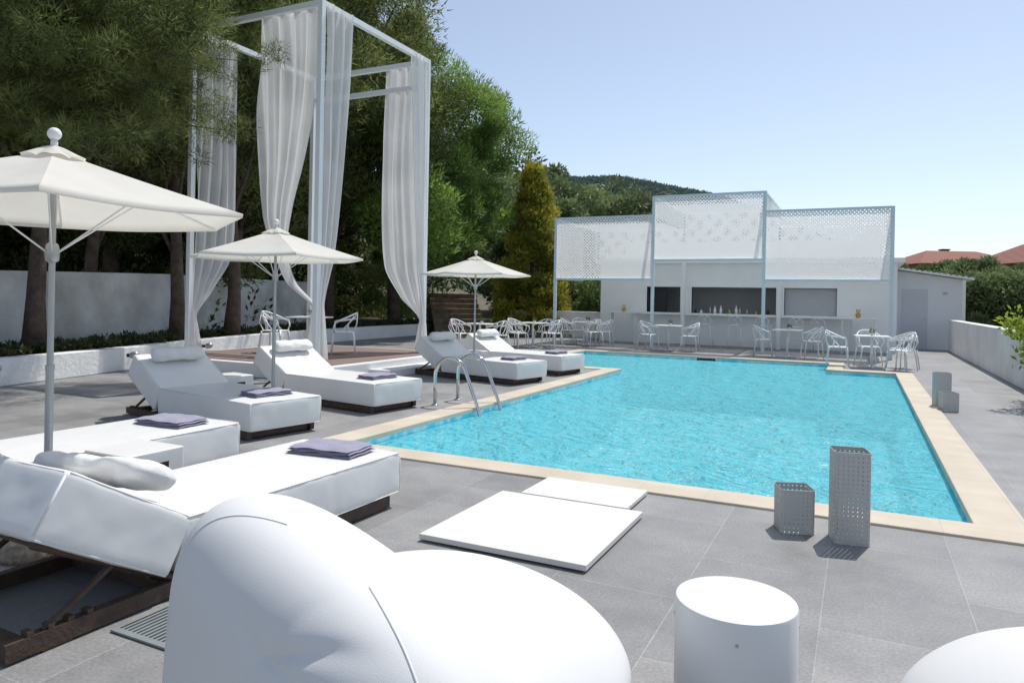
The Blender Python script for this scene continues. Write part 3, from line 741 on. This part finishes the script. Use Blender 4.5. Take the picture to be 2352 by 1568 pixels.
pl.location=(-1.90,-.08,.59); pl.rotation_euler=(0,R(30),R(12))
me=pl.data.copy(); pl.data=me
for v in me.vertices:
    c=v.co; k=noise.noise(c*11)+.35*noise.noise(Vector((c.x*20,c.y*30,c.z*20))); f=1+.17*k
    v.co=Vector((c.x*f*1.3,c.y*1.12,c.z*f*.85))
def towel(loc,rz,sc=1):
    g=Geo(); rnd=random.Random(int(loc[0]*100))
    nx,ny=22,14
    for layer in range(3):
        z=layer*.018; sx=.225-.006*layer+rnd.uniform(-.004,.004); sy=.15-.004*layer
        vs=[];fs=[]
        for side in (0,1):
            for j in range(ny+1):
                for i in range(nx+1):
                    u=-1+2*i/nx; v=-1+2*j/ny
                    ed=max(abs(u),abs(v)); rd=(1-max(0,(ed-.82)/.18)**2.2)
                    wv=.003*math.sin(u*7+layer*2)+.0025*math.sin(v*6+u*4+layer)
                    zz=z+.009+wv+(1 if side else -1)*.0095*max(0,rd)**.5
                    vs.append((u*sx*(1-.02*v*v),v*sy*(1-.02*u*u),zz))
        o=(nx+1)*(ny+1)
        for j in range(ny):
            for i in range(nx):
                a=j*(nx+1)+i; fs.append((a,a+nx+1,a+nx+2,a+1)); fs.append((o+a,o+a+1,o+a+nx+2,o+a+nx+1))
        bd=[i for i in range(nx+1)]+[j*(nx+1)+nx for j in range(1,ny+1)]+[ny*(nx+1)+i for i in range(nx-1,-1,-1)]+[j*(nx+1) for j in range(ny-1,0,-1)]
        for q in range(len(bd)):
            a,b=bd[q],bd[(q+1)%len(bd)]; fs.append((a,b,o+b,o+a))
        g.add(vs,fs)
    ob=g.obj('folded_towel',M['towel'],smooth=True); ob.location=(loc[0],loc[1],.384); ob.rotation_euler=(0,0,rz); ob.scale=(sc,sc,1)
    tag(ob,'folded lavender grey towel lying on a white lounger','towel','folded towels on the loungers')
towel((-3.22,3.84),R(6),1.12); towel((-5.0,4.0),R(4),1.1); towel((-5.62,5.65),R(80),1.05); towel((-5.62,7.58),R(82),1.05); towel((-5.42,11.22),R(82)); towel((-5.35,13.0),R(80))
def cube_table(loc,rz):
    t=thing('side_table','small white cube side table between two loungers','side table',loc,rz,'white cube side tables')
    Geo().box(-.21,.21,-.21,.21,.02,.42).obj('body',M['stool'],t,bevel=.012,bseg=2)
    Geo().box(-.18,.18,-.18,.18,0,.02).obj('foot',M['wood'],t)
    Geo().box(.211,.214,-.02,.09,.30,.34).obj('handle_slot',M['dark'],t)
    return t
c0=cube_table((-4.28,3.15,0),R(0)); dup(c0,(-7.15,6.55,0),R(-10)); dup(c0,(-6.75,12.15,0),R(-10))

def make_umbrella(loc,rz,label):
    t=thing('parasol',label,'umbrella',loc,rz,'white canvas parasols'); Rr=1.06; za,zr=2.22,1.89
    nr=10; npn_=12
    def P(f,a):
        seg=math.pi/3; k=(a%seg)/seg; c=math.cos(seg/2)/math.cos((k-.5)*seg)
        sc=1-.035*math.sin(math.pi*k)
        r=Rr*f*(c*sc); z=za-(za-zr)*(f**1.04)-.022*math.sin(math.pi*k)*math.sin(math.pi*min(1,f*.75))-(.010*math.sin(math.pi*f))
        return (r*math.cos(a),r*math.sin(a),z)
    g=Geo()
    for pnl in range(6):
        vs=[];fs=[]
        for i in range(nr+1):
            for k in range(npn_+1):
                a=(pnl+k/npn_*.99999)*math.pi/3
                if i<nr: vs.append(P(.04+.96*i/(nr-1),a))
                else:
                    x,y,z=P(1,a); vs.append((x*.997,y*.997,z-.022))
        for i in range(nr):
            for k in range(npn_):
                q=i*(npn_+1)+k; fs.append((q,q+npn_+1,q+npn_+2,q+1))
        g.add(vs,fs)
    g.obj('canopy',M['canvas'],t,smooth=True)
    A_=6*npn_
    vs=[(0,0,za+.035)];fs=[]
    for i,f in enumerate((.05,.11,.17)):
        for k in range(A_):
            x,y,z=P(f,2*math.pi*k/A_); kk=(k%npn_)/npn_; vs.append((x,y,z+.034-.010*i+.014*abs(math.sin(math.pi*kk*2))*i/2))
    for k in range(A_): fs.append((0,1+k,1+(k+1)%A_))
    for i in range(2):
        for k in range(A_): fs.append((1+i*A_+k,1+(i+1)*A_+k,1+(i+1)*A_+(k+1)%A_,1+i*A_+(k+1)%A_))
    Geo().add(vs,fs).obj('vent_cap',M['canvas'],t,smooth=True)
    Geo().lathe([(.021,.05),(.021,1.0),(.0235,1.0),(.0235,1.03),(.017,1.03),(.017,za+.02)],16).obj('pole',M['metal'],t)
    Geo().lathe([(.018,1.60),(.034,1.61),(.038,1.66),(.03,1.70),(.018,1.71)],16).obj('hub',M['metal'],t,smooth=True)
    for k in range(6):
        a=k*math.pi/3; c,s=math.cos(a),math.sin(a)
        pts=[(P(f,a)[0],P(f,a)[1],P(f,a)[2]-.014) for f in (.04,.3,.6,.98)]
        Geo().tube(pts,.006,6).tube([(c*.035,s*.035,1.66),(P(.52,a)[0],P(.52,a)[1],P(.52,a)[2]-.018)],.005,6).obj('rib',M['plastic'],t,smooth=True)
    pr=[(.018,za+.02),(.018,za+.065)]
    for i in range(1,11):
        q=math.pi*i/10; pr.append((max(.001,.036*math.sin(q)),za+.095-.036*math.cos(q)))
    Geo().lathe(pr,20).obj('finial',M['plastic'],t,smooth=True)
    pr=[(.24,0),(.25,.03),(.22,.09),(.12,.12),(.03,.13),(.03,.2)]
    Geo().lathe(pr,28).obj('base',M['stone'],t,smooth=True)
    return t
u0=make_umbrella((-4.05,2.45,0),TH,'white canvas parasol between two loungers and a cube table')
dup(u0,(-6.36,6.5,0),TH,label='white canvas parasol between two loungers facing the pool')
dup(u0,(-6.64,12.0,0),TH,label='white canvas parasol beside the loungers near the bar')

g=Geo().box(-2.33,-1.28,3.58,4.68,.012,.045); o=g.obj('floor_panel',M['slab'],bevel=.004,bseg=2); tag(o,'large square white access panel resting on the paving','panel','white floor panels'); 
g=Geo().box(-2.20,-1.40,4.72,5.24,.012,.04); o=g.obj('floor_panel',M['slab'],bevel=.004,bseg=2); tag(o,'smaller white access panel beside the pool coping','panel','white floor panels')
solid=pmat('lantern_metal',(.52,.515,.49),.45,.05)
def lantern(loc,h,rz,label):
    hw=.102; r=.02; per=[]
    for cx,cy,a0 in ((hw-r,hw-r,0),(-hw+r,hw-r,90),(-hw+r,-hw+r,180),(hw-r,-hw+r,270)):
        for k in range(5): a=R(a0+k*22.5); per.append((cx+r*math.cos(a),cy+r*math.sin(a)))
    n_=len(per); vs=[(x,y,z) for z in (0,h) for x,y in per]; fs=[(i,(i+1)%n_,(i+1)%n_+n_,i+n_) for i in range(n_)]
    t=thing('perforated_lantern',label,'lantern',loc,rz,'perforated metal lanterns')
    o=Geo().add(vs,fs).obj('shade',M['perf'],t)
    uv=o.data.uv_layers.new(name='UVMap'); acc=[0]
    for i in range(n_): acc.append(acc[-1]+(Vector(per[(i+1)%n_])-Vector(per[i])).length)
    for i,p in enumerate(o.data.polygons):
        for li,(uu,vv) in zip(p.loop_indices,((acc[i],0),(acc[i+1],0),(acc[i+1],h),(acc[i],h))): uv.data[li].uv=(uu,vv)
    for z in (.004,h-.004): Geo().tube([(x,y,z) for x,y in per],.003,6,closed=True).obj('rim',solid,t,smooth=True)
    Geo().box(-hw+.004,hw-.004,-hw+.004,hw-.004,.002,.012).obj('base_plate',solid,t)
lantern((-.36,4.93,0),.28,R(20),'short square perforated grey metal lantern on the paving')
lantern((-.04,4.88,0),.56,R(12),'tall square perforated grey metal lantern on the paving')
lantern((1.08,12.0,0),.50,R(10),'tall perforated pale metal lantern beside pool coping')
lantern((1.13,11.62,0),.26,R(15),'short perforated pale metal lantern beside pool coping')
t=thing('cylinder_table','white cylindrical side table on the grey paving','side table',(*W(.778,2.42),0))
Geo().lathe([(.196,0),(.2,.005),(.2,.44),(.197,.448),(.19,.45)],72).obj('body',M['stool'],t,smooth=True).modifiers.new('e','EDGE_SPLIT').split_angle=R(35)
for a in (0.2,2.1,-1.4,-2.9):
    o=Geo().lathe([(.006,0),(.005,.003)],12).obj('screw',M['metal'],t); o.location=(.2*math.cos(a),.2*math.sin(a),.38); o.rotation_euler=(0,R(90),a)
t=thing('pool_ladder','curved stainless steel pool ladder at the pool edge','pool ladder')
for y in (8.16,8.76):
    pts=[(-5.1,y,0),(-5.1,y,.32)]
    for k in range(13):
        a=math.pi-k*math.pi*.84/12; pts.append((-4.86+.24*math.cos(a),y,.40+.24*math.sin(a)))
    pts+=[(-4.44,y,.0),(-4.36,y,-.25),(-4.34,y,-.9)]
    Geo().tube(pts,.024,12).obj('rail',M['chrome'],t,smooth=True)
    Geo().lathe([(.05,.001),(.048,.012),(.024,.02)],16,c=(-5.1,y)).obj('flange',M['chrome'],t,smooth=True)
for z in (-.3,-.55,-.8): Geo().box(-4.38,-4.30,8.18,8.74,z,z+.025).obj('step',M['chrome'],t)
t=thing('floor_drain_grate','grey slotted drain grate set in the paving','drain grate',(-2.66,2.18,.004),R(90))
g=Geo()
for k in range(12): g.box(-.16,.16,-.15+k*.026,-.15+k*.026+.013,.0,.008)
g.box(-.19,-.16,-.17,.18,0,.008).box(.16,.19,-.17,.18,0,.008)
g.obj('grate',M['grate'],t); Geo().add([(-.16,-.17,-.002),(.16,-.17,-.002),(.16,.18,-.002),(-.16,.18,-.002)],[(0,1,2,3)]).obj('channel',M['dark'],t)

# =============== BEANBAGS ===============
def blob(cx,cy,rx,ry,z1,rz=0,shear=0,e=.75,name='seat',par=None,amp=.02,seedv=0,creases=None,nu=160,nv=100,eu=.9,fold=.014,up=(.14,.20)):
    vs=[];fs=[]
    sg=lambda a,p:math.copysign(abs(a)**p,a)
    for j in range(nv+1):
        v=-math.pi/2+math.pi*j/nv
        for i in range(nu):
            u=2*math.pi*i/nu
            cu,su,cv,sv=math.cos(u),math.sin(u),math.cos(v),math.sin(v)
            x=rx*sg(cv,e)*sg(cu,eu); y=ry*sg(cv,e)*sg(su,eu); z=z1/2+z1/2*sg(sv,e)
            f=z/z1; x*=1.05-up[0]*f; y*=1.06-up[1]*f
            z+=shear*(-x/rx)*f
            nv_=noise.noise(Vector((x*1.8+seedv,y*1.8,z*1.8)))
            q=1+amp*nv_*1.6
            x*=q;y*=q
            fo=noise.noise(Vector((x*3.0+z*2+seedv,y*3.0,z*5-x*3)))
            q=1+fold*fo; x*=q; y*=q
            if creases and y<.14:
                best=0
                for (x0,z0,x1,z1_,w_,dp) in creases:
                    lx,lz=x1-x0,z1_-z0; t_=max(0,min(1,((x-x0)*lx+(z-z0)*lz)/(lx*lx+lz*lz)))
                    bow=.03*math.sin(t_*math.pi)
                    d=math.hypot(x-x0-lx*t_,z-z0-lz*t_-bow)
                    k=dp*(1-t_)*math.exp(-(d/(w_*(.7+.8*t_)))**2)
                    best=max(best,k)
                y+=best
            vs.append((x,y,max(0,z)))
    for j in range(nv):
        for i in range(nu): fs.append((j*nu+i,j*nu+(i+1)%nu,(j+1)*nu+(i+1)%nu,(j+1)*nu+i))
    o=Geo().add(vs,fs).obj(name,M['bean'],par,smooth=True)
    o.location=(cx,cy,0); o.rotation_euler=(0,0,rz); return o,vs,nu,nv
bx,by=W(-.24,2.33)
t=thing('beanbag_chair','large white fabric beanbag chair with stitched backrest','beanbag',(bx,by,0),0,'white beanbag seats')
blob(0,0,.66,.64,.585,0,0,1.2,'seat',t,.01,3,eu=1.0)
cx,cy=W(-.44,1.90)
o,vs,nu,nv=blob(cx-bx,cy-by,.60,.30,.78,TH+R(-33),.19,.66,'backrest',t,.010,8,nu=360,nv=220,eu=.82,fold=.020,up=(.10,.26),creases=[
 (.00,.58,.36,.62,.022,.020),(.00,.58,.26,.46,.024,.016),(.00,.58,.14,.74,.020,.013),(.00,.58,-.12,.44,.024,.014),(-.02,.58,-.20,.66,.022,.010),(.30,.36,.50,.18,.04,.012),(-.30,.35,-.05,.20,.04,.010)])
def seam(cols,par,ob,name='seam'):
    pts=[Vector(vs[j*nu+int(round(cols(j/nv)))%nu]) for j in range(36,nv-10,3)]
    for _ in range(3): pts=[pts[0]]+[(pts[i-1]+pts[i]*2+pts[i+1])/4 for i in range(1,len(pts)-1)]+[pts[-1]]
    g=Geo().tube(pts,.0035,6); s=g.obj(name,M['bean'],par,smooth=True); s.location=ob.location; s.rotation_euler=ob.rotation_euler
seam(lambda q:218,t,o); seam(lambda q:322,t,o)
bx2,by2=W(1.62,1.78)
t2=thing('beanbag_chair','round white fabric beanbag seat on the paving','beanbag',(bx2,by2,0),0,'white beanbag seats')
blob(0,0,.58,.56,.58,0,0,.98,'seat',t2,.01,13,eu=1.0)

# =============== FURNITURE AT BAR ===============
def make_chair(loc,rz):
    t=thing('armchair','white plastic cafe armchair with looping openwork back','chair',loc,rz,'white cafe chairs')
    g=Geo(); pr=[]
    for k in range(24):
        a=2*math.pi*k/24; c,s=math.cos(a),math.sin(a); pr.append((.235*math.copysign(abs(c)**.6,c),.225*math.copysign(abs(s)**.6,s)))
    g.prism(pr,.435,.46,'z').obj('seat',M['plastic'],t,bevel=.008,bseg=1)
    for sx,sy in ((1,1),(-1,1),(1,-1),(-1,-1)):
        Geo().tube([(sx*.25,sy*.24,0),(sx*.225,sy*.215,.25),(sx*.2,sy*.19,.445)],[.013,.017,.021],6).obj('leg',M['plastic'],t,smooth=True)
    g=Geo()
    def arc(z0,z1,rad,fw,w0=1.0):
        pts=[]
        for k in range(17):
            a=-math.pi*.5+math.pi*k/16; m_=math.cos(a)
            pts.append((math.sin(a)*.28*w0,fw*(1-m_)-.24*m_*rad,z0+(z1-z0)*m_))
        return pts
    g.tube(arc(.64,.84,1.1,.16),.015,6); g.tube(arc(.66,.72,1.0,.18),.013,6)
    g.tube(arc(.45,.80,1.05,.05,.75),.013,6)
    for s in (-1,1):
        g.tube([(s*.22,.18,.45),(s*.28,.19,.56),(s*.28,.16,.65)],.015,6)
        g.tube([(s*.10,-.2,.45),(s*.17,-.26,.62),(s*.05,-.27,.82)],.012,6)
        g.tube([(s*.2,-.1,.45),(s*.27,-.08,.6),(s*.2,-.2,.76)],.012,6)
    g.obj('backrest',M['plastic'],t,smooth=True); return t
def make_table(loc,rz):
    t=thing('cafe_table','white square cafe table with pedestal foot','table',loc,rz,'white cafe tables')
    Geo().box(-.36,.36,-.36,.36,.72,.745).obj('tabletop',M['plastic'],t,bevel=.006,bseg=2)
    Geo().lathe([(.03,.03),(.03,.72)],14).obj('pedestal',M['plastic'],t,smooth=True)
    Geo().box(-.3,.3,-.03,.03,0,.03).box(-.03,.03,-.3,-.031,0,.03).box(-.03,.03,.031,.3,0,.03).obj('foot',M['plastic'],t,bevel=.005,bseg=1); return t
def make_vase(loc):
    t=thing('potted_plant','tiny green plant in white pot on a cafe table','potted plant',loc,0,'small potted plants on tables')
    Geo().lathe([(.03,0),(.042,.06),(.04,.06)],14).obj('pot',M['plastic'],t,smooth=True)
    leaf_obj('leaves',[(0,0,.10,.05)],60,.07,.015,5,M['shrub'],'leaf',parent=t); return t
cg=None; tb=None; vz=None
def chair(x,y,rz,z=0):
    global cg
    if cg is None: cg=make_chair((x,y,z),rz)
    else: dup(cg,(x,y,z),rz)
def setup(x,y,angs,z=0,rot=0,dd=.62):
    global tb,vz
    if tb is None: tb=make_table((x,y,z),rot); vz=make_vase((x,y,z+.746))
    else: dup(tb,(x,y,z),rot); dup(vz,(x+.05,y,z+.746))
    for a in angs:
        a=R(a); chair(x+dd*math.cos(a),y+dd*math.sin(a),a+math.pi/2+R(random.uniform(-14,14)),z)
setup(.26,18.6,(180,-35,25,95),0,.1,.72)
setup(-1.76,20.7,(180,5),0,0)
setup(-5.07,21.0,(178,2),0,0)
setup(-7.9,21.7,(180,0,-50,130),0,0)
setup(-8.75,19.4,(170,0,250,80),0,0)
setup(-9.4,17.3,(185,-10),0,0)
setup(-10.1,11.3,(206,26),.252,.3,.7)
def make_stool(loc,rz):
    t=thing('bar_stool','tall white bar stool with openwork back at the counter','bar stool',loc,rz,'white bar stools at the counter')
    Geo().box(-.19,.19,-.18,.18,.72,.745).obj('seat',M['plastic'],t,bevel=.01,bseg=2)
    for sx in (-1,1):
        for sy in (-1,1): Geo().tube([(sx*.23,sy*.23,0),(sx*.17,sy*.16,.72)],.013,6).obj('leg',M['plastic'],t,smooth=True)
    Geo().tube([(-.21,-.21,.25),(.21,-.21,.25),(.21,.21,.25),(-.21,.21,.25)],.01,6,closed=True).obj('footrest',M['plastic'],t)
    g=Geo()
    pts=[(-.18,-.17,.74)]+[(.2*math.cos(math.pi-k*math.pi/10),-.19,.88+.14*math.sin(math.pi*k/10)) for k in range(11)]+[(.18,-.17,.74)]
    g.tube(pts,.012,6); g.tube([(-.1,-.17,.74),(0,-.2,.9),(.1,-.19,1.0)],.01,6); g.tube([(.1,-.17,.74),(0,-.19,.9),(-.1,-.19,1.0)],.01,6)
    g.obj('backrest',M['plastic'],t,smooth=True); return t
s0=make_stool((-4.5,23.6,0),0)
for x in (-3.6,-2.7,-1.78,-1.1): dup(s0,(x,23.6,0),random.uniform(-.3,.3))
def high_table(x,y):
    t=thing('high_table','narrow white high bar table with metal frame','table',(x,y,0),0,'white high bar tables')
    Geo().box(-.5,.5,-.2,.2,1.02,1.06).obj('tabletop',M['white'],t,bevel=.006,bseg=1)
    for sx in (-1,1): Geo().box(sx*.42-.02,sx*.42+.02,-.15,.15,0,1.02).obj('leg',M['white'],t)
    return t
h0=high_table(-7.25,23.6); dup(h0,(-.05,23.5,0))
def straw(x,y,z):
    t=thing('straw_holder','yellow woven holder with straws standing on high table','straw holder',(x,y,z),0,'yellow holders on the tables')
    Geo().lathe([(.06,0),(.08,.12),(.08,.13)],14).obj('holder',M['yellow'],t)
    g=Geo()
    for k in range(7): g.tube([(.02*math.cos(k),.02*math.sin(k),.1),(.06*math.cos(k),.06*math.sin(k),.26)],.008,5)
    g.obj('straws',M['yellow'],t)
straw(-7.25,23.6,1.062); straw(-.05,23.5,1.062)
for x,y,a in ((-11.15,5.95,0),(-11.7,8.5,.3),(-12.6,10.9,.5)):
    t=thing('garden_spotlight','small dark wall spotlight on the planter wall','spotlight',(x,y,.3),a,'small garden spotlights')
    o=Geo().lathe([(.05,0),(.06,.03),(.06,.10),(.03,.14)],14).obj('lamp_head',M['metal'],t,smooth=True); o.rotation_euler=(0,R(80),0)
    Geo().box(-.08,.0,-.02,.02,-.03,.03).obj('bracket',M['dark'],t)

# =============== CAMERA & LIGHT ===============
cam=bpy.data.cameras.new('camera'); co=bpy.data.objects.new('camera',cam); COL.objects.link(co)
cam.sensor_width=36; cam.lens=25.1; cam.shift_y=-.0421; cam.clip_end=3000; cam.clip_start=.05
co.matrix_world=Matrix.Translation((0,0,1.45))@Matrix.Rotation(TH,4,'Z')@Matrix.Rotation(R(90),4,'X')@Matrix.Rotation(R(1.1),4,'Z')
bpy.context.scene.camera=co
EL=R(62); AZ=R(14)
sd=Vector((math.sin(AZ)*math.cos(EL),math.cos(AZ)*math.cos(EL),math.sin(EL)))
sl=bpy.data.lights.new('sun','SUN'); sl.energy=3.8; sl.angle=R(.5); sl.color=(1,.965,.915)
so=bpy.data.objects.new('sun',sl); COL.objects.link(so); so.rotation_euler=sd.to_track_quat('Z','Y').to_euler(); so.location=(0,0,30)
wd=bpy.data.worlds.new('World'); bpy.context.scene.world=wd; wd.use_nodes=True
nt=wd.node_tree; bg=nt.nodes['Background']; sk=nt.nodes.new('ShaderNodeTexSky'); sk.sky_type='NISHITA'; sk.sun_disc=False
sk.sun_elevation=EL; sk.sun_rotation=AZ; sk.dust_density=.7; sk.air_density=1.0; sk.ozone_density=2.2
hs=nt.nodes.new('ShaderNodeHueSaturation'); hs.inputs['Saturation'].default_value=.74; hs.inputs['Value'].default_value=1.0
nt.links.new(sk.outputs[0],hs.inputs['Color']); nt.links.new(hs.outputs[0],bg.inputs[0]); bg.inputs[1].default_value=.148
sc=bpy.context.scene; sc.view_settings.view_transform='Standard'; sc.view_settings.look='None'; sc.view_settings.exposure=0
